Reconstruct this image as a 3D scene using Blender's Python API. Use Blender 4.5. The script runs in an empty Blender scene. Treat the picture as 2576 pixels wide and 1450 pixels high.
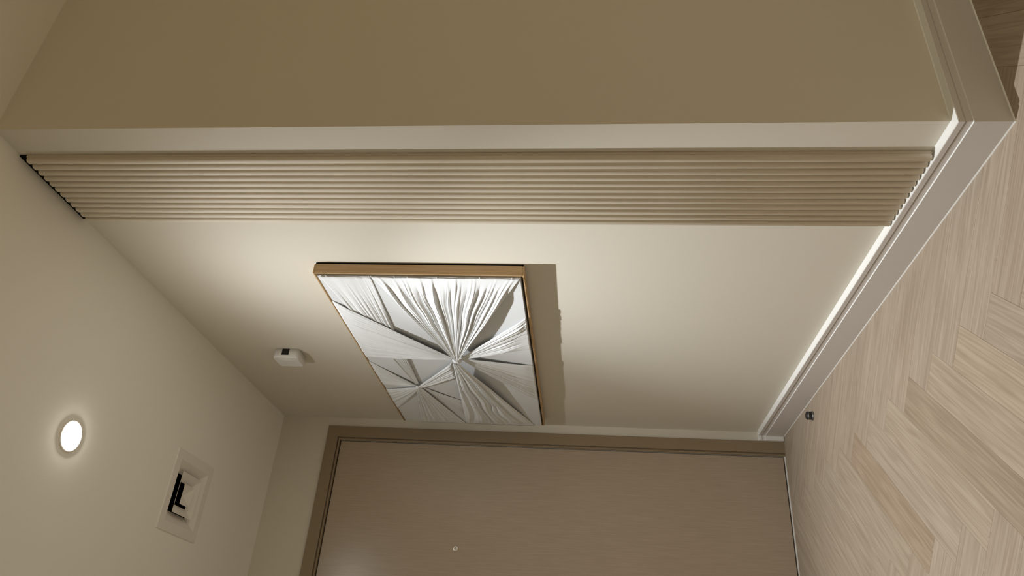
import bpy, bmesh, math, random
from mathutils import Vector, Matrix, noise

S = bpy.context.scene
C = S.collection

# ------------------------------------------------------------------ camera
YAW, PITCH, ROLL = 1.04799700, 0.105745886, 0.0150386045
F_PX = 1830.80
CAM = Vector((3.34899, -1.17463, 0.89930))
f = Vector((-math.sin(YAW) * math.cos(PITCH), math.cos(YAW) * math.cos(PITCH), math.sin(PITCH)))
r = Vector((math.cos(YAW), math.sin(YAW), 0.0))
u = r.cross(f)
r2 = r * math.cos(ROLL) + u * math.sin(ROLL)
u2 = -r * math.sin(ROLL) + u * math.cos(ROLL)
# the photograph is taken with the phone on its side: ceiling at the left, floor at the right
m = Matrix.Identity(4)
m.col[0][:3] = -u2
m.col[1][:3] = r2
m.col[2][:3] = -f
m.col[3][:3] = CAM
cd = bpy.data.cameras.new('camera')
cd.sensor_width = 36.0
cd.lens = F_PX / 2576 * 36.0
cd.clip_start = 0.02
cam = bpy.data.objects.new('camera', cd)
cam.matrix_world = m
C.objects.link(cam)
S.camera = cam

# ------------------------------------------------------------------ world, exposure, lamp light
w = bpy.data.worlds.new('world')
S.world = w
w.use_nodes = True
w.node_tree.nodes['Background'].inputs[0].default_value = (1.0, 0.9, 0.78, 1)
w.node_tree.nodes['Background'].inputs[1].default_value = 0.0
S.view_settings.view_transform = 'Standard'
S.view_settings.look = 'None'
S.view_settings.gamma = 1.0
S.view_settings.use_curve_mapping = False
S.view_settings.exposure = 0.32

LAMP = (1.408, -0.578)
def lamp_light(x, y, power, color, name='lamp_beam'):
    ld = bpy.data.lights.new(name, 'SPOT')
    ld.energy = power
    ld.color = color
    ld.spot_size = math.radians(172)
    ld.spot_blend = 1.0
    ld.shadow_soft_size = 0.012
    ld.use_nodes = True
    nt = ld.node_tree
    em = nt.nodes['Emission']
    tc = nt.nodes.new('ShaderNodeTexCoord')
    sp = nt.nodes.new('ShaderNodeSeparateXYZ')
    ab = nt.nodes.new('ShaderNodeMath'); ab.operation = 'ABSOLUTE'
    # reflector beam (flat core, soft edge) plus the wide spill of the bare lens
    core = nt.nodes.new('ShaderNodeMapRange'); core.interpolation_type = 'SMOOTHSTEP'
    core.inputs['From Min'].default_value = math.cos(math.radians(36)); core.inputs['From Max'].default_value = math.cos(math.radians(17))
    core.inputs['To Min'].default_value = 0.0; core.inputs['To Max'].default_value = 0.52
    cub = nt.nodes.new('ShaderNodeMath'); cub.operation = 'POWER'; cub.inputs[1].default_value = 3.0
    wd = nt.nodes.new('ShaderNodeMath'); wd.operation = 'MULTIPLY'; wd.inputs[1].default_value = 0.105
    w3 = nt.nodes.new('ShaderNodeMath'); w3.operation = 'MULTIPLY_ADD'; w3.inputs[1].default_value = 0.19
    ad = nt.nodes.new('ShaderNodeMath'); ad.operation = 'ADD'
    nt.links.new(tc.outputs['Normal'], sp.inputs[0])
    nt.links.new(sp.outputs['Z'], ab.inputs[0])
    nt.links.new(ab.outputs[0], core.inputs['Value'])
    nt.links.new(ab.outputs[0], cub.inputs[0])
    nt.links.new(ab.outputs[0], wd.inputs[0])
    nt.links.new(cub.outputs[0], w3.inputs[0]); nt.links.new(wd.outputs[0], w3.inputs[2])
    nt.links.new(core.outputs[0], ad.inputs[0]); nt.links.new(w3.outputs[0], ad.inputs[1])
    nt.links.new(ad.outputs[0], em.inputs['Strength'])
    o = bpy.data.objects.new(name, ld)
    o.location = (x, y, H - 0.014)
    C.objects.link(o)
    return o

H = 2.40          # ceiling height
L = 2.0743        # length of the wall with the picture
RX, RY0, RY1 = 6.2, -1.42, 2.8    # extents of the rest of the flat
hall_lamp = lamp_light(LAMP[0], LAMP[1], 190.0, (0.94, 0.975, 1.02))
FILL_POS = (5.0, 0.90)    # unseen fill lamp behind the camera, added to lift the shaded wall
fill_lamp = lamp_light(FILL_POS[0], FILL_POS[1], 640.0, (1.0, 0.95, 0.78))

# ------------------------------------------------------------------ helpers
def link(name, mesh, mat=None, parent=None, smooth=False):
    o = bpy.data.objects.new(name, mesh)
    C.objects.link(o)
    if mat: mesh.materials.append(mat)
    if parent: o.parent = parent
    if smooth:
        for p in mesh.polygons: p.use_smooth = True
    return o

def bm_obj(name, bm, mat=None, parent=None, smooth=False):
    me = bpy.data.meshes.new(name)
    bmesh.ops.recalc_face_normals(bm, faces=bm.faces)
    bm.to_mesh(me); bm.free()
    return link(name, me, mat, parent, smooth)

def add_box(bm, x0, x1, y0, y1, z0, z1):
    v = [bm.verts.new(c) for c in ((x0,y0,z0),(x1,y0,z0),(x1,y1,z0),(x0,y1,z0),(x0,y0,z1),(x1,y0,z1),(x1,y1,z1),(x0,y1,z1))]
    for q in ((0,3,2,1),(4,5,6,7),(0,1,5,4),(1,2,6,5),(2,3,7,6),(3,0,4,7)):
        bm.faces.new([v[i] for i in q])

def box(name, x0, x1, y0, y1, z0, z1, mat=None, parent=None, bevel=0.0):
    bm = bmesh.new(); add_box(bm, x0, x1, y0, y1, z0, z1)
    if bevel: bmesh.ops.bevel(bm, geom=bm.edges[:], offset=bevel, segments=2, affect='EDGES')
    return bm_obj(name, bm, mat, parent)

def empty(name, loc=(0,0,0)):
    o = bpy.data.objects.new(name, None)
    o.location = loc; o.empty_display_size = 0.1
    C.objects.link(o)
    return o

def tag(o, label=None, cat=None, group=None, kind=None):
    if label: o['label'] = label
    if cat: o['category'] = cat
    if group: o['group'] = group
    if kind: o['kind'] = kind
    return o

def reparent(o, root):
    o.parent = root
    o.matrix_parent_inverse = Matrix.Translation(-Vector(root.location))

def sweep(name, prof, path, mat, parent=None):
    """prof: list of (offset outwards, z); path: list of (x, y, nx, ny) with mitred outward vectors"""
    bm = bmesh.new()
    rows = []
    for (x, y, nx, ny) in path:
        rows.append([bm.verts.new((x + nx * t, y + ny * t, z)) for (t, z) in prof])
    n = len(prof)
    for a, b in zip(rows, rows[1:]):
        for i in range(n):
            j = (i + 1) % n
            bm.faces.new([a[i], a[j], b[j], b[i]])
    bm.faces.new(rows[0]); bm.faces.new(rows[-1][::-1])
    return bm_obj(name, bm, mat, parent)

# ------------------------------------------------------------------ materials
def new_mat(name):
    mt = bpy.data.materials.new(name); mt.use_nodes = True
    nt = mt.node_tree
    return mt, nt, nt.nodes['Principled BSDF']

def plain(name, col, rough=0.6, metal=0.0, spec=0.5, bump=0.0, bscale=300.0, emit=None):
    mt, nt, b = new_mat(name)
    b.inputs['Base Color'].default_value = (*col, 1)
    b.inputs['Roughness'].default_value = rough
    b.inputs['Metallic'].default_value = metal
    b.inputs['Specular IOR Level'].default_value = spec
    if bump:
        tc = nt.nodes.new('ShaderNodeTexCoord')
        nz = nt.nodes.new('ShaderNodeTexNoise'); nz.inputs['Scale'].default_value = bscale; nz.inputs['Detail'].default_value = 3
        bp = nt.nodes.new('ShaderNodeBump'); bp.inputs['Strength'].default_value = bump; bp.inputs['Distance'].default_value = 0.001
        nt.links.new(tc.outputs['Object'], nz.inputs['Vector'])
        nt.links.new(nz.outputs['Fac'], bp.inputs['Height'])
        nt.links.new(bp.outputs[0], b.inputs['Normal'])
    if emit:
        b.inputs['Emission Color'].default_value = (*emit[0], 1)
        b.inputs['Emission Strength'].default_value = emit[1]
    return mt

def grain(name, c0, c1, stretch, scale, rough=0.45, spec=0.4, bump=0.15, tint=False, axis=0, contrast=(0.3, 0.7), wave=0.0):
    """wood-like grain stretched along one object axis"""
    mt, nt, b = new_mat(name)
    N = nt.nodes.new; K = nt.links.new
    tc = N('ShaderNodeTexCoord'); mp = N('ShaderNodeMapping')
    sc = [scale * stretch] * 3; sc[axis] = scale
    mp.inputs['Scale'].default_value = sc
    K(tc.outputs['Object'], mp.inputs['Vector'])
    vec = mp.outputs['Vector']
    if tint:
        oi = N('ShaderNodeObjectInfo')
        mu = N('ShaderNodeMath'); mu.operation = 'MULTIPLY'; mu.inputs[1].default_value = 137.0
        K(oi.outputs['Random'], mu.inputs[0])
        va = N('ShaderNodeVectorMath'); va.operation = 'ADD'
        K(vec, va.inputs[0]); K(mu.outputs[0], va.inputs[1]); vec = va.outputs[0]
    # low-frequency warp so the lines swirl like cathedral grain
    n0 = N('ShaderNodeTexNoise'); n0.inputs['Scale'].default_value = 0.6; n0.inputs['Detail'].default_value = 1.0
    K(vec, n0.inputs['Vector'])
    n1 = N('ShaderNodeTexNoise'); n1.inputs['Scale'].default_value = 1.0; n1.inputs['Detail'].default_value = 6.0
    n1.inputs['Roughness'].default_value = 0.62; n1.inputs['Distortion'].default_value = 0.6
    K(vec, n1.inputs['Vector'])
    fac = n1.outputs['Fac']
    if wave:
        rg = N('ShaderNodeMath'); rg.operation = 'MULTIPLY'; rg.inputs[1].default_value = 34.0
        K(n0.outputs['Fac'], rg.inputs[0])
        sn = N('ShaderNodeMath'); sn.operation = 'SINE'; K(rg.outputs[0], sn.inputs[0])
        ms = N('ShaderNodeMath'); ms.operation = 'MULTIPLY_ADD'; ms.inputs[1].default_value = wave; K(sn.outputs[0], ms.inputs[0]); K(fac, ms.inputs[2])
        fac = ms.outputs[0]
    mr = N('ShaderNodeMapRange'); mr.inputs['From Min'].default_value = contrast[0]; mr.inputs['From Max'].default_value = contrast[1]
    K(fac, mr.inputs['Value'])
    mx = N('ShaderNodeMix'); mx.data_type = 'RGBA'
    mx.inputs[6].default_value = (*c0, 1); mx.inputs[7].default_value = (*c1, 1)
    K(mr.outputs[0], mx.inputs[0])
    col = mx.outputs[2]
    if tint:
        m2 = N('ShaderNodeMix'); m2.data_type = 'RGBA'; m2.blend_type = 'MULTIPLY'; m2.inputs[0].default_value = 1.0
        K(col, m2.inputs[6]); K(oi.outputs['Color'], m2.inputs[7]); col = m2.outputs[2]
    K(col, b.inputs['Base Color'])
    b.inputs['Roughness'].default_value = rough
    b.inputs['Specular IOR Level'].default_value = spec
    bp = N('ShaderNodeBump'); bp.inputs['Strength'].default_value = bump; bp.inputs['Distance'].default_value = 0.0004
    K(fac, bp.inputs['Height']); K(bp.outputs[0], b.inputs['Normal'])
    return mt

M_wall = plain('wall_paint', (0.71, 0.665, 0.565), 0.75, bump=0.10, bscale=420, spec=0.25)
M_ceil = plain('ceiling_paint', (0.92, 0.885, 0.80), 0.85, bump=0.15, bscale=420, spec=0.2)
M_base = plain('baseboard_paint', (0.64, 0.60, 0.56), 0.5, spec=0.35)
M_base_low = plain('baseboard_enamel', (0.56, 0.53, 0.50), 0.45, spec=0.35)
M_caulk_lit = plain('white_caulk_and_highlight', (0.85, 0.84, 0.80), 0.5)  # caulk white, also paints the step highlight and the lit baseboard return
M_slat = grain('fluted_wood', (0.66, 0.585, 0.465), (0.77, 0.695, 0.57), 22, 5.0, rough=0.55, spec=0.3, axis=2, bump=0.2)
M_black = plain('matte_black', (0.01, 0.01, 0.009), 0.9, spec=0.1)
M_door = grain('door_veneer', (0.375, 0.295, 0.215), (0.455, 0.365, 0.27), 42, 8.0, rough=0.27, spec=0.5, axis=2, bump=0.25)
M_frame_door = plain('door_frame_paint', (0.29, 0.22, 0.14), 0.5, spec=0.3)
M_plank = grain('oak_plank', (0.305, 0.242, 0.176), (0.41, 0.338, 0.26), 20, 3.6, rough=0.5, spec=0.3, axis=0, bump=0.2, tint=True, wave=0.12, contrast=(0.26, 0.74))
M_sub = plain('subfloor', (0.30, 0.23, 0.16), 0.8)
M_oak = grain('picture_oak', (0.42, 0.27, 0.13), (0.62, 0.43, 0.23), 30, 6.0, rough=0.5, spec=0.3, axis=0, bump=0.2)
M_oak_v = grain('picture_oak_upright', (0.42, 0.27, 0.13), (0.62, 0.43, 0.23), 30, 6.0, rough=0.5, spec=0.3, axis=2, bump=0.2)
M_canvas = plain('canvas', (0.72, 0.73, 0.73), 0.9, bump=0.3, bscale=1800, spec=0.1)
M_cloth = plain('draped_cotton', (0.78, 0.79, 0.785), 0.85, bump=0.2, bscale=1500, spec=0.1)
M_white = plain('white_plastic', (0.80, 0.79, 0.77), 0.4)
M_vent = plain('vent_enamel', (0.84, 0.79, 0.71), 0.5, spec=0.35)
M_dark = plain('duct_dark', (0.004, 0.004, 0.004), 0.9, spec=0.0)
M_steel = plain('brushed_steel', (0.75, 0.72, 0.66), 0.28, metal=1.0)
M_darksteel = plain('dark_steel', (0.22, 0.22, 0.21), 0.4, metal=1.0)
M_rubber = plain('black_rubber', (0.012, 0.012, 0.012), 0.5)
M_glow = plain('lamp_lens', (0.9, 0.9, 0.9), 0.5, emit=((1.0, 0.97, 0.92), 130.0))
M_window = plain('sensor_window', (0.004, 0.004, 0.004), 0.12)

# ------------------------------------------------------------------ structure
DY0, DY1 = -0.112, -1.052      # door opening on the left wall
DZ = 2.094
bm = bmesh.new()
add_box(bm, -0.12, 0.0, DY0, 0.12, 0, H)
add_box(bm, -0.12, 0.0, DY1, DY0, DZ, H)
add_box(bm, -0.12, 0.0, RY0 - 0.1, DY1, 0, H)
tag(bm_obj('wall_left', bm, M_wall), kind='structure')
tag(box('wall_back', 0.0, L, 0.0, 0.12, 0, H, M_wall), kind='structure')
tag(box('wall_right', L - 0.12, L, 0.12, RY1, 0, H, M_wall), kind='structure')
tag(box('wall_front', 0.0, RX, RY0 - 0.1, RY0, 0, H, M_wall), kind='structure')
tag(box('wall_far', RX, RX + 0.1, RY0 - 0.1, RY1 + 0.1, 0, H, M_wall), kind='structure')
tag(box('wall_end', L, RX, RY1, RY1 + 0.1, 0, H, M_wall), kind='structure')

# ceiling with a square opening for the air vent
VX, VY, VH = 0.690, -0.571, 0.112
bm = bmesh.new()
xs = [-0.12, VX - VH, VX + VH, RX + 0.1]; ys = [RY0 - 0.1, VY - VH, VY + VH, RY1 + 0.1]
for i in range(3):
    for j in range(3):
        if i == 1 and j == 1: continue
        add_box(bm, xs[i], xs[i+1], ys[j], ys[j+1], H, H + 0.12)
bmesh.ops.remove_doubles(bm, verts=bm.verts[:], dist=1e-5)
seen = {}
for fc in bm.faces[:]:
    k = tuple(sorted(v.index for v in fc.verts))
    seen.setdefault(k, []).append(fc)
tag(bm_obj('ceiling', bm, M_ceil), kind='structure')

# floor: subfloor slab and herringbone planks
flo = box('floor', -0.12, RX + 0.1, RY0 - 0.1, RY1 + 0.1, -0.10, -0.0125, M_sub)
tag(flo, kind='structure')
PW, PL, PT = 0.113, 0.603, 0.012
S0, T0 = 1.175, 0.639
rt = math.sqrt(0.5)
rnd = random.Random(7)

def plank_mesh(poly, name):
    bm = bmesh.new()
    e = 0.0004
    cx = sum(q[0] for q in poly) / len(poly); cy = sum(q[1] for q in poly) / len(poly)
    bot = [bm.verts.new((x, y, -PT)) for x, y in poly]
    mid = [bm.verts.new((x, y, -0.0007)) for x, y in poly]
    top = []
    for x, y in poly:
        dx, dy = cx - x, cy - y
        top.append(bm.verts.new((x + math.copysign(min(e, abs(dx)), dx), y + math.copysign(min(e, abs(dy)), dy), 0)))
    n = len(poly)
    bm.faces.new(bot[::-1]); bm.faces.new(top)
    for i in range(n):
        j = (i + 1) % n
        bm.faces.new([bot[i], bot[j], mid[j], mid[i]]); bm.faces.new([mid[i], mid[j], top[j], top[i]])
    me = bpy.data.meshes.new(name)
    bmesh.ops.recalc_face_normals(bm, faces=bm.faces)
    bm.to_mesh(me); bm.free()
    me.materials.append(M_plank)
    return me

g = 0.00008
FULL = [(g, g), (PL - g, g), (PL - g, PW - g), (g, PW - g)]
full_mesh = plank_mesh(FULL, 'plank')

def clip(poly, keep):
    out = []
    for i in range(len(poly)):
        a, b = poly[i], poly[(i + 1) % len(poly)]
        ka, kb = keep(a), keep(b)
        if ka >= 0: out.append(a)
        if (ka >= 0) != (kb >= 0):
            t = ka / (ka - kb)
            out.append((a[0] + (b[0]-a[0]) * t, a[1] + (b[1]-a[1]) * t))
    return out

TINT = {('A', 0, 0): (0.87, 0.825, 0.77), ('A', -3, 0): (0.92, 0.85, 0.785), ('A', -2, 0): (1.0, 1.0, 1.0), ('A', -1, 0): (1.0, 0.985, 0.95),
        ('A', 1, 0): (1.0, 0.98, 0.94), ('A', 2, 0): (1.03, 1.0, 0.95), ('A', -4, 0): (0.99, 0.98, 0.95)}
count = 0
for i in range(-50, 60):
    for j in range(-12, 13):
        for fam in 'AB':
            s = S0 + i * PW + j * PL
            t = T0 + i * PW - j * PL
            if fam == 'B':
                # plank running the other way, local x along +t
                s += PW; t += PW
                ox, oy = (s + t) * rt, (t - s) * rt
                ang = math.pi / 4
            else:
                ox, oy = (s + t) * rt, (t - s) * rt
                ang = -math.pi / 4
            ca, sa = math.cos(ang), math.sin(ang)
            W = lambda q: (ox + q[0]*ca - q[1]*sa, oy + q[0]*sa + q[1]*ca)
            cs = [W(q) for q in FULL]
            mx, my = sum(q[0] for q in cs) / 4, sum(q[1] for q in cs) / 4
            if not (-0.4 < mx < 4.3 and RY0 - 0.4 < my < 1.2): continue
            poly = FULL
            poly = clip(poly, lambda q: W(q)[0] - 0.001)
            if poly: poly = clip(poly, lambda q: W(q)[1] - RY0 - 0.001)
            if not poly or len(poly) < 3: continue
            inside = [q for q in [W(v) for v in poly] + [(mx, my)] if (q[1] < 0.0 or q[0] > L)]
            if not inside: continue
            ws = [W(v) for v in poly]
            if max(q[0] for q in ws) < L - 0.05:
                poly = clip(poly, lambda q: -0.001 - W(q)[1])
            if my > 0.3 and min(q[0] for q in ws) < L:
                poly = clip(poly, lambda q: W(q)[0] - L - 0.001)
            if not poly or len(poly) < 3: continue
            area = abs(sum(poly[k][0]*poly[(k+1) % len(poly)][1] - poly[(k+1) % len(poly)][0]*poly[k][1] for k in range(len(poly)))) / 2
            if area < 2e-4: continue
            full = abs(area - PL * PW) < 2e-3 * PL * PW + 3e-4 and len(poly) == 4
            me = full_mesh if full else plank_mesh(poly, 'plank')
            o = bpy.data.objects.new('plank', me)
            o.location = (ox, oy, 0); o.rotation_euler = (0, 0, ang)
            o.parent = flo
            k = rnd.uniform(0.965, 1.03); q = rnd.uniform(-0.012, 0.012)
            o.color = (*TINT.get((fam, i, j), (k, k * (0.99 + q), k * (0.975 + q * 2))), 1)
            C.objects.link(o); count += 1
print('planks', count)

# baseboards: stepped profile, ledge on top
BT, BT1, BZ, BZ2 = 0.0252, 0.0232, 0.1130, 0.0826
def bb_profile():
    return [(0, 0.003), (BT, 0.003), (BT, BZ2), (BT1 - 0.0015, BZ2 + 0.0004), (BT1 - 0.0015, 0.0965), (BT1 - 0.0035, 0.0975), (BT1 - 0.0035, 0.0990), (BT1, 0.1000), (BT1, BZ - 0.0008), (BT1 - 0.0008, BZ), (0, BZ)]
bbk = sweep('baseboard_back', bb_profile(), [(BT, 0, 0, -1), (L, 0, 1, -1), (L, RY1, 1, 0)], M_base)
tag(bbk, kind='structure')
sweep('caulk_and_highlight_bead', [(0, BZ - 0.001), (BT1 - 0.0006, BZ - 0.001), (BT1 - 0.0008, BZ + 0.0006), (0.002, BZ + 0.0012), (0, BZ + 0.003)], [(BT, 0, 0, -1), (L, 0, 1, -1), (L, RY1, 1, 0)], M_caulk_lit, bbk)
bbl = sweep('baseboard_left', bb_profile(), [(0, 0.0, 1, 0), (0, -0.0450, 1, 0)], M_caulk_lit)  # same board in white: its lit look is put into the colour
tag(bbl, kind='structure')
# thin caulk bead along the floor
def bead_prof(): return [(BT - 0.004, 0.0), (BT + 0.0014, 0.0), (BT + 0.0003, 0.003), (BT - 0.004, 0.003)]
sweep('caulk_and_highlight_bead', bead_prof(), [(BT, 0, 0, -1), (L, 0, 1, -1), (L, RY1, 1, 0)], M_caulk_lit, bbk)
# white strip that paints the thin highlight along the step
sweep('caulk_and_highlight_bead', [(BT1 - 0.002, BZ2 - 0.0002), (BT + 0.0001, BZ2 - 0.0002), (BT - 0.0004, BZ2 + 0.0004), (BT1 - 0.002, BZ2 + 0.0006)], [(BT, 0, 0, -1), (L, 0, 1, -1), (L, RY1, 1, 0)], M_caulk_lit, bbk)

# door casing: stepped architrave swept round the opening
def casing(name, prof, mat, parent=None):
    """prof: (distance in from outer edge, proud of wall); follows y/z rectangle"""
    yo, zo, yl = -0.0450, 2.1575, -1.119
    bm = bmesh.new()
    rows = []
    for (cy, cz, sy, sz) in ((yo, 0.0, -1, 0), (yo, zo, -1, -1), (yl, zo, 1, -1), (yl, 0.0, 1, 0)):
        rows.append([bm.verts.new((px, cy + sy * d, cz + sz * d)) for d, px in prof])
    n = len(prof)
    for a, b in zip(rows, rows[1:]):
        for i in range(n):
            j = (i + 1) % n
            bm.faces.new([a[i], a[j], b[j], b[i]])
    bm.faces.new(rows[0]); bm.faces.new(rows[-1][::-1])
    return bm_obj(name, bm, mat, parent)
cas = casing('trim_1', [(0, 0.0005), (0, 0.011), (0.0012, 0.012), (0.0525, 0.012), (0.0540, 0.0105), (0.0545, 0.0015), (0.0590, 0.0010), (0.0600, 0.0085), (0.0620, 0.0100), (0.0655, 0.0095), (0.0668, 0.0075), (0.0670, -0.060), (0.0655, -0.060), (0.0655, 0.0005)], M_frame_door)
tag(cas, 'brown painted door casing with a stepped inner bead around the entrance door', kind='structure')
GAP = 0.0048
leaf = box('door_1', -0.045, 0.000, DY1 + 0.0 + GAP, DY0 - GAP, 0.009, 2.0905 - GAP, M_door, bevel=0.0008)
tag(leaf, 'tall flat brown veneer entrance door with a small round viewer', kind='structure')
stop = box('dark_gap_sheet', -0.060, -0.048, DY1, DY0, 0.0, DZ, M_black, leaf)  # black sheet added behind the leaf, paints the shade in the gap round it
thr = box('trim_2', -0.06, 0.004, DY1, DY0, -0.002, 0.0035, M_caulk_lit)
tag(thr, 'thin pale threshold strip under the entrance door', kind='structure')

def lathe(name, prof, mat, parent=None, seg=32, axis='z', loc=(0,0,0), smooth=True):
    bm = bmesh.new(); rings = []
    for rr, h in prof:
        if rr < 1e-6:
            rings.append([bm.verts.new((0, 0, h))])
        else:
            rings.append([bm.verts.new((rr*math.cos(2*math.pi*k/seg), rr*math.sin(2*math.pi*k/seg), h)) for k in range(seg)])
    for a, b in zip(rings, rings[1:]):
        for k in range(seg):
            q = (k + 1) % seg
            if len(a) == 1 and len(b) == 1: continue
            if len(a) == 1: bm.faces.new([a[0], b[k], b[q]])
            elif len(b) == 1: bm.faces.new([a[k], a[q], b[0]])
            else: bm.faces.new([a[k], a[q], b[q], b[k]])
    if axis == 'x':
        bmesh.ops.rotate(bm, verts=bm.verts, cent=(0,0,0), matrix=Matrix.Rotation(math.pi/2, 3, 'Y'))
    bmesh.ops.translate(bm, verts=bm.verts, vec=loc)
    o = bm_obj(name, bm, mat, parent)
    if smooth:
        for p in o.data.polygons: p.use_smooth = True
    return o

# door viewer: a part of the door
pv = lathe('door_viewer', [(0.0, 0.0), (0.0128, 0.0), (0.0128, 0.0015), (0.0122, 0.0030), (0.0085, 0.0040), (0.0060, 0.0034), (0.0, 0.0036)], M_steel, leaf, axis='x', loc=(0.0, -0.5875, 1.4735))
tag(pv, 'round brushed steel door viewer')
lathe('viewer_lens', [(0.0058, 0.0034), (0.0045, 0.0042), (0.0, 0.0046)], plain('lens_glass', (0.5, 0.5, 0.46), 0.1, metal=0.6), pv, axis='x', loc=(0.0, -0.5875, 1.4735))

# ------------------------------------------------------------------ fluted panel on the wall
panel = empty('fluted_panel', (1.835, 0.0, 0.117))
tag(panel, 'tall narrow strip of twelve half-round greige wood slats on the wall near its outer corner', 'wall panel')
PX0, PX1 = 1.6915, 1.9780
bb = box('backing_board', PX0, PX1, -0.0080, -0.0005, 0.117, 2.379, M_slat); reparent(bb, panel)
fe = box('black_gap_strip', PX0 + 0.002, PX1 - 0.001, -0.0050, -0.0003, 2.3795, H - 0.0003, M_black); reparent(fe, panel)  # plain black strip between the slat tops and the ceiling
tag(fe, 'black strip in the gap above the slats')
pit = (PX1 - PX0) / 12
def slat_mesh():
    bm = bmesh.new()
    hw = pit / 2 - 0.0013
    n = 10
    def prof(sc):
        out = [(-hw*sc, 0.0)]
        for k in range(n + 1):
            a = math.pi * (1 - k / n)
            cx_ = math.cos(a)
            out.append((hw * sc * math.copysign(abs(cx_) ** 0.85, cx_), -(0.0012 + 0.0108 * sc * math.sin(a) ** 0.85)))
        out.append((hw*sc, 0.0))
        return out
    zs = [(0.1175, 0.90), (0.1190, 1.0), (2.3755, 1.0), (2.3780, 0.88)]
    rows = [[bm.verts.new((x, y, z)) for x, y in prof(sc)] for z, sc in zs]
    for a, b in zip(rows, rows[1:]):
        for i in range(len(a)):
            j = (i + 1) % len(a)
            bm.faces.new([a[i], a[j], b[j], b[i]])
    bm.faces.new(rows[0]); bm.faces.new(rows[-1][::-1])
    bmesh.ops.recalc_face_normals(bm, faces=bm.faces)
    me = bpy.data.meshes.new('slat'); bm.to_mesh(me); bm.free()
    me.materials.append(M_slat)
    for p in me.polygons: p.use_smooth = len(p.vertices) == 4
    return me
sm = slat_mesh()
for k in range(12):
    o = bpy.data.objects.new('slat', sm)
    o.location = (PX0 + pit * (k + 0.5), -0.0079, 0); C.objects.link(o); reparent(o, panel)

# ------------------------------------------------------------------ picture: draped fabric relief in an oak frame
AX0, AX1, AZ0, AZ1 = 0.105, 1.4575, 1.0965, 1.7640
AY = -0.0402            # front of the frame
CY = -0.0445            # canvas face
art = empty('framed_fabric_relief', ((AX0 + AX1) / 2, 0.0, AZ0))
tag(art, 'large framed relief of gathered white fabric fans in a thin oak frame', 'wall art')
FT = 0.0058
def rail(x0, x1, z0, z1, mat):
    o = box('frame_rail', x0, x1, AY, -0.0065, z0, z1, mat, bevel=0.0012); reparent(o, art)
rail(AX0, AX1, AZ1 - FT, AZ1, M_oak); rail(AX0, AX1, AZ0, AZ0 + FT, M_oak)
rail(AX0, AX0 + FT, AZ0 + FT, AZ1 - FT, M_oak_v); rail(AX1 - FT, AX1, AZ0 + FT, AZ1 - FT, M_oak_v)
o = box('backing_board', AX0 + 0.004, AX1 - 0.002, -0.0075, -0.0005, AZ0 + 0.004, AZ1 - 0.004, M_black); reparent(o, art)
GP = 0.0065
KX0, KX1, KZ0, KZ1 = AX0 + FT + GP, AX1 - FT - GP, AZ0 + FT + GP, AZ1 - FT - GP
o = box('canvas_board', KX0, KX1, CY, -0.0078, KZ0, KZ1, M_canvas, bevel=0.0015); reparent(o, art)

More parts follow.
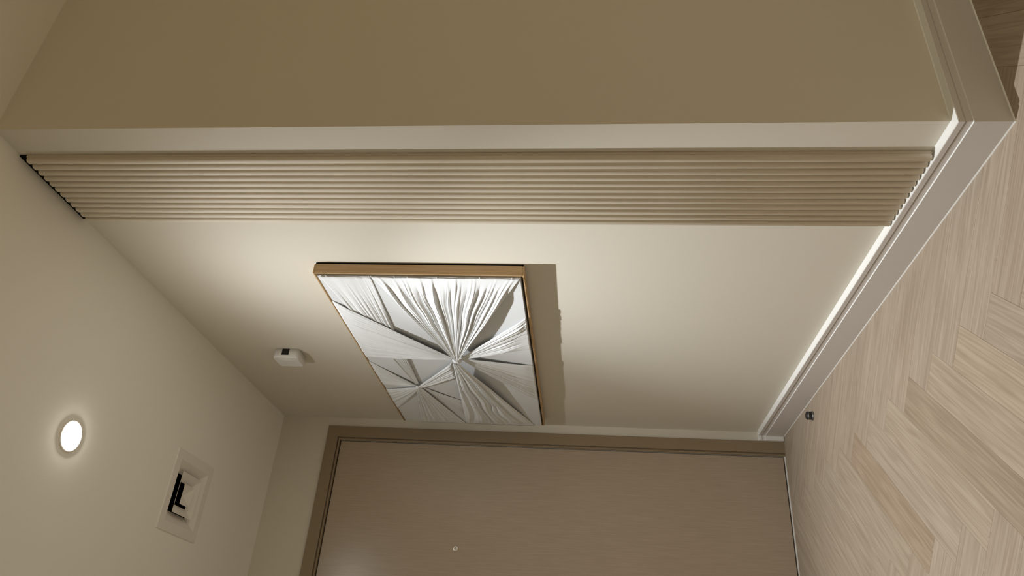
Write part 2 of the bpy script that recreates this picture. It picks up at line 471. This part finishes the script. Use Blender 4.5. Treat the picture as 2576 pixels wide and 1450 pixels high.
def lerp(a, b, t): return a + (b - a) * t
def fan(k0, k1, e0, e1, hk, n, amp, seed, he=0.0012, fine=0.3, fade=(0.0, 0.0), bow=0.0, NA=150, NS=56, power=1.0, he_in=None, flat_edge=0.0, thick=0.0010, mean=0.0):
    """fabric sheet gathered at k0..k1 and stretched to e0..e1; points are (x, z) on the wall"""
    R = random.Random(seed)
    ws = [R.uniform(0.3, 2.0) for _ in range(n)]
    tot = sum(ws); cuts = [0.0]
    for q in ws: cuts.append(cuts[-1] + q / tot)
    amps = [R.uniform(0.35, 1.0) for _ in range(n)]
    skew = [R.uniform(0.28, 0.72) for _ in range(n)]
    ends = [R.uniform(0.55, 1.15) for _ in range(n)]
    nf = int(n * 2.7); fa = [R.uniform(0.1, 1.0) for _ in range(nf)]; fp = R.uniform(0, 1)
    fe_ = [R.uniform(0.6, 1.25) for _ in range(nf)]
    wk = math.dist(k0, k1); we = math.dist(e0, e1)
    verts, faces = [], []
    def g(a, s):
        a_ = min(max(a + 0.012 * math.sin(9 * s + seed) * (1 - s) * s * 2 + mean * noise.noise(Vector((a * 4, s * 3.5, seed * 1.7))) * min(1, 8 * a, 8 * (1 - a)), 0), 0.99999)
        i = 0
        while i < n - 1 and a_ > cuts[i + 1]: i += 1
        l = (a_ - cuts[i]) / (cuts[i + 1] - cuts[i])
        sk = skew[i]
        l = 0.5 * l / sk if l < sk else 0.5 + 0.5 * (l - sk) / (1 - sk)
        fd = 1.0
        if fade[1] > 0:
            lim = 1 - fade[0] * (1.6 - ends[i]); fd = min(max((lim - s) / fade[1], 0), 1); fd = fd * fd * (3 - 2 * fd)
        win = min(1.0, (0.25 + a / 0.06), (0.25 + (1 - a) / 0.06))
        v = win * amps[i] * (max(math.sin(math.pi * l), 0) ** 0.75) * fd
        q = (a_ + fp) * nf; fi = int(q) % nf; fl = q - int(q)
        ff = min(max((fe_[fi] - s) / 0.25, 0), 1) if fade[1] > 0 else 1.0
        v += fine * fa[fi] * abs(math.sin(math.pi * fl)) * ff
        return v
    for si in range(NS + 1):
        s = (si / NS)
        width = lerp(wk, we, s)
        sq = min(max((s - 0.86) / 0.14, 0), 1); sq = sq * sq * (3 - 2 * sq)
        am = min(amp, 0.95 * width / n) * (1.0 - flat_edge * s) * (1.0 - 0.80 * sq)
        base = lerp(he, 0.0012, sq) + (hk - he) * (1 - s) ** power
        for ai in range(NA + 1):
            a = ai / NA
            kx, kz = lerp(k0[0], k1[0], a), lerp(k0[1], k1[1], a)
            ex, ez = lerp(e0[0], e1[0], a), lerp(e0[1], e1[1], a)
            sag = bow * math.sin(math.pi * s) * (0.5 - a) * 2
            x = lerp(kx, ex, s) - sag * (e1[0] - e0[0]); z = lerp(kz, ez, s) - sag * (e1[1] - e0[1])
            wob = 0.0016 * width / max(we, 0.01) * noise.noise(Vector((a * 9, s * 4, seed)))
            h = base + am * (g(a, s) - 0.15 * (1 - s))
            h += 0.0012 * noise.noise(Vector((a * 5 + seed, s * 3, 2.2)))
            h = max(h, 0.0006)
            verts.append((x + wob, CY - h, z + wob))
    W_ = NA + 1
    for si in range(NS):
        for ai in range(NA):
            q = si * W_ + ai
            faces.append((q, q + 1, q + 1 + W_, q + W_))
    me = bpy.data.meshes.new('fabric_fan'); me.from_pydata(verts, [], faces); me.update()
    o = link('fabric_fan', me, M_cloth, None, True)
    reparent(o, art)
    sd = o.modifiers.new('solid', 'SOLIDIFY'); sd.thickness = thick; sd.offset = 0
    return o

EB, ET, EN, EF = KZ0, KZ1, KX1, KX0     # canvas edges: bottom, top, near (towards corner), far
# second, smaller gather
SK = (0.575, 1.598)
fan((0.585, 1.606), (0.592, 1.592), (EN, 1.742), (EN - 0.002, 1.580), 0.006, 9, 0.0055, 11, fade=(0.06, 0.30), fine=0.2, he=0.0008)                 # long sheet behind, from the near edge
fan((0.580, 1.608), (0.575, 1.596), (0.800, ET), (0.565, ET), 0.008, 14, 0.004, 12, fine=0.5)      # to the top edge
fan((0.560, 1.612), (0.555, 1.596), (0.515, ET), (0.290, ET), 0.008, 10, 0.006, 13, fine=0.5)       # short, to the top edge
fan((0.552, 1.612), (0.560, 1.588), (EF, 1.672), (EF, 1.462), 0.009, 11, 0.006, 14, fine=0.5)        # to the far edge
fan((0.566, 1.592), (0.575, 1.584), (0.395, 1.430), (0.180, 1.440), 0.007, 10, 0.004, 15, fine=0.5)     # towards the big fan
fan((0.585, 1.596), (0.575, 1.586), (0.840, 1.408), (0.695, 1.408), 0.015, 6, 0.008, 16, he=0.012, fine=0.2)      # short band tying the two gathers
# main gather
fan((0.884, 1.400), (0.872, 1.408), (1.290, ET), (0.838, ET), 0.019, 20, 0.0050, 21, fine=0.6, flat_edge=0.35, he=0.0035)       # broad sheet to the top edge
fan((0.892, 1.376), (0.884, 1.370), (1.190, EB), (1.115, EB), 0.022, 4, 0.012, 22, fine=0.1)                        # narrow strongly ridged band to the lower edge
fan((0.888, 1.374), (0.880, 1.368), (1.120, EB), (0.945, EB), 0.018, 6, 0.008, 26, fade=(0.10, 0.35), fine=0.15)      # flatter sheet beside it
fan((0.886, 1.374), (0.872, 1.370), (0.800, EB), (0.435, EB), 0.018, 11, 0.007, 23, fine=0.5, mean=0.02)              # to the lower edge, far half
fan((0.892, 1.400), (0.880, 1.377), (EF, 1.462), (EF, 1.140), 0.042, 8, 0.016, 24, fine=0.25, power=1.1, mean=0.10)       # to the far edge
fan((0.893, 1.389), (0.893, 1.383), (EN - 0.001, 1.575), (EN - 0.001, 1.112), 0.036, 14, 0.016, 25, fade=(0.07, 0.22), fine=0.35, NA=280, NS=90, mean=0.03)       # great fan to the near edge

def knot(x, z, h, sx, sz, sy, seed):
    bm = bmesh.new()
    bmesh.ops.create_uvsphere(bm, u_segments=40, v_segments=24, radius=1)
    for v in bm.verts:
        a = math.atan2(v.co.z, v.co.y)
        k = 1 + 0.10 * math.sin(a * 9 + seed) + 0.05 * math.sin(a * 17 + 2 * seed)
        v.co = Vector((x + v.co.x * sx, CY - h + v.co.y * sy * k, z + v.co.z * sz * k))
    o = bm_obj('fabric_knot', bm, M_cloth, None, True); reparent(o, art)
knot(0.884, 1.387, 0.027, 0.013, 0.017, 0.013, 1)
knot(0.572, 1.599, 0.014, 0.013, 0.010, 0.007, 3)
# loose threads tied over the near canvas edge
for zz in (1.741, 1.738, 1.722, 1.584, 1.577, 1.503, 1.462, 1.370, 1.234, 1.135):
    o = box('loose_thread', KX1 - 0.003, AX1 - FT + 0.0005, CY - 0.0016, CY - 0.0004, zz - 0.0007, zz + 0.0007, M_cloth); reparent(o, art)

# ------------------------------------------------------------------ small white sensor box on the wall
sb = empty('wall_sensor', (0.757, 0.0, 2.045))
tag(sb, 'small white plastic wall box with a black window and curved ridges, above the framed relief', 'sensor')
BX0, BX1, BZ0_, BZ1_, BD = 0.712, 0.802, 2.043, 2.147, 0.041
bm = bmesh.new()
def rrect(x0, x1, z0, z1, rad, y, n=5):
    out = []
    for cx_, cz_, a0 in ((x1-rad, z1-rad, 0), (x0+rad, z1-rad, 90), (x0+rad, z0+rad, 180), (x1-rad, z0+rad, 270)):
        for k in range(n + 1):
            a = math.radians(a0 + 90 * k / n)
            out.append((cx_ + rad*math.cos(a), y, cz_ + rad*math.sin(a)))
    return out
loops = []
for y, ins, rad in ((-0.0005, 0.001, 0.014), (-BD + 0.006, 0.0, 0.015), (-BD + 0.002, 0.0012, 0.014), (-BD, 0.005, 0.011)):
    loops.append([bm.verts.new(c) for c in rrect(BX0 + ins, BX1 - ins, BZ0_ + ins, BZ1_ - ins, rad, y)])
for a, b in zip(loops, loops[1:]):
    for i in range(len(a)):
        j = (i + 1) % len(a); bm.faces.new([a[i], a[j], b[j], b[i]])
bm.faces.new(loops[0][::-1]); bm.faces.new(loops[-1])
o = bm_obj('housing', bm, M_white); reparent(o, sb)
for p in o.data.polygons: p.use_smooth = len(p.vertices) == 4
o = box('sensor_window', BX1 - 0.002, BX1 + 0.0006, -0.0285, -0.0025, 2.083, 2.112, M_window, bevel=0.0003); reparent(o, sb)
tag(o, 'black square window')
# curved ridges on the front, near the side with the window
def arc_tube(name, pts, rad, mat, parent, seg=8):
    bm = bmesh.new(); rings = []
    for i, pnt in enumerate(pts):
        a = Vector(pts[max(i-1, 0)]); b = Vector(pts[min(i+1, len(pts)-1)])
        t = (b - a).normalized(); n1 = Vector((0, 1, 0)); n2 = t.cross(n1).normalized()
        rings.append([bm.verts.new(Vector(pnt) + rad * (math.cos(2*math.pi*k/seg) * n1 + math.sin(2*math.pi*k/seg) * n2)) for k in range(seg)])
    for a, b in zip(rings, rings[1:]):
        for k in range(seg):
            q = (k + 1) % seg; bm.faces.new([a[k], a[q], b[q], b[k]])
    bm.faces.new(rings[0]); bm.faces.new(rings[-1][::-1])
    o = bm_obj(name, bm, mat, None, True); reparent(o, parent)
for q, (dx, hz) in enumerate(((0.011, 0.040), (0.018, 0.030), (0.025, 0.020))):
    zc = (BZ0_ + BZ1_) / 2
    pts = [(BX1 - dx - 0.010 * abs(t) ** 3, -BD + 0.0003, zc + hz * t) for t in [k / 10 - 1 for k in range(21)]]
    arc_tube('ridge', pts, 0.0016, M_white, sb)

# ------------------------------------------------------------------ square ceiling vent
vt = empty('ceiling_vent', (VX, VY, H))
tag(vt, 'square louvred air vent set in the ceiling above the entrance door', 'air vent')
def frustum(name, hb, zb, ht, zt, mat, thick=0.0012, lip=0.0):
    bm = bmesh.new()
    def ring(h, z): return [bm.verts.new((VX + sx * h, VY + sy * h, z)) for sx, sy in ((1,1),(-1,1),(-1,-1),(1,-1))]
    a = ring(hb, zb)
    if ht > 0:
        b = ring(ht, zt); c = ring(ht, zt + thick); d = ring(hb, zb + thick)
        for p_, q_ in ((a, b), (b, c), (c, d), (d, a)):
            for i in range(4):
                j = (i + 1) % 4; bm.faces.new([p_[i], p_[j], q_[j], q_[i]])
    else:
        t = bm.verts.new((VX, VY, zt)); t2 = bm.verts.new((VX, VY, zt + thick)); d = ring(hb, zb + thick)
        for i in range(4):
            j = (i + 1) % 4
            bm.faces.new([a[i], a[j], t]); bm.faces.new([d[j], d[i], t2]); bm.faces.new([a[j], a[i], d[i], d[j]])
    o = bm_obj(name, bm, mat); reparent(o, vt)
# flange: flat border dropping slightly, then sloping up into the opening
bm = bmesh.new()
prof = [(0.1450, H - 0.0002), (0.1440, H - 0.0040), (0.1090, H - 0.0045), (0.1075, H - 0.0030), (0.0690, H + 0.0220), (0.0690, H + 0.0232), (0.1085, H + 0.0), (0.1110, H - 0.0002)]
rings = [[bm.verts.new((VX + sx * h, VY + sy * h, z)) for sx, sy in ((1,1),(-1,1),(-1,-1),(1,-1))] for h, z in prof]
rings.append(rings[0])
for p_, q_ in zip(rings, rings[1:]):
    for i in range(4):
        j = (i + 1) % 4; bm.faces.new([p_[i], p_[j], q_[j], q_[i]])
o = bm_obj('flange', bm, M_vent); reparent(o, vt)
frustum('louvre', 0.0745, H - 0.0035, 0.0420, H + 0.0150, M_vent)
frustum('louvre', 0.0370, H - 0.0025, 0.0, H + 0.0150, M_vent)
bm = bmesh.new(); hh = 0.1115
vs = [bm.verts.new((VX + sx * hh, VY + sy * hh, z)) for z in (H + 0.0005, H + 0.115) for sx, sy in ((1,1),(-1,1),(-1,-1),(1,-1))]
for i in range(4):
    j = (i + 1) % 4; bm.faces.new([vs[i], vs[j], vs[4+j], vs[4+i]])
bm.faces.new(vs[4:])
o = bm_obj('duct', bm, M_dark); reparent(o, vt)

# ------------------------------------------------------------------ recessed downlight and the added fill lamp
def downlight(pos, light, label):
    dl = empty('downlight', (pos[0], pos[1], H))
    tag(dl, label, 'ceiling light')
    o = lathe('trim_ring', [(0.0480, 0.0), (0.0480, -0.0020), (0.0455, -0.0032), (0.0400, -0.0032), (0.0385, -0.0015), (0.0385, 0.0)], M_ceil, None, seg=48, loc=(pos[0], pos[1], H)); reparent(o, dl)
    o = lathe('lens', [(0.0385, -0.0012), (0.0350, -0.0050), (0.0250, -0.0075), (0.0, -0.0090)], M_glow, None, seg=48, loc=(pos[0], pos[1], H)); reparent(o, dl)
    light.name = 'bulb'
    reparent(light, dl)
downlight(LAMP, hall_lamp, 'bright round downlight switched on in the ceiling beside the air vent')
downlight(FILL_POS, fill_lamp, 'unseen fill lamp added in the living area ceiling behind the viewer')

# ------------------------------------------------------------------ floor door stop
ds = empty('door_stop', (0.476, -0.090, 0.0))
tag(ds, 'small black and steel door stop fixed to the floor by the baseboard', 'door stop')
dx_, dy_ = 0.476, -0.090
o = lathe('base', [(0.0, 0.0), (0.0185, 0.0), (0.0185, 0.0035), (0.0160, 0.0060), (0.0, 0.0060)], M_darksteel, None, loc=(dx_, dy_, 0)); reparent(o, ds)
o = lathe('rubber_buffer', [(0.0158, 0.0055), (0.0163, 0.0080), (0.0163, 0.0200), (0.0150, 0.0240), (0.0120, 0.0262), (0.0, 0.0270)], M_rubber, None, loc=(dx_, dy_, 0)); reparent(o, ds)
o = lathe('collar', [(0.0166, 0.0180), (0.0172, 0.0190), (0.0172, 0.0205), (0.0163, 0.0215)], M_darksteel, None, loc=(dx_, dy_, 0)); reparent(o, ds)
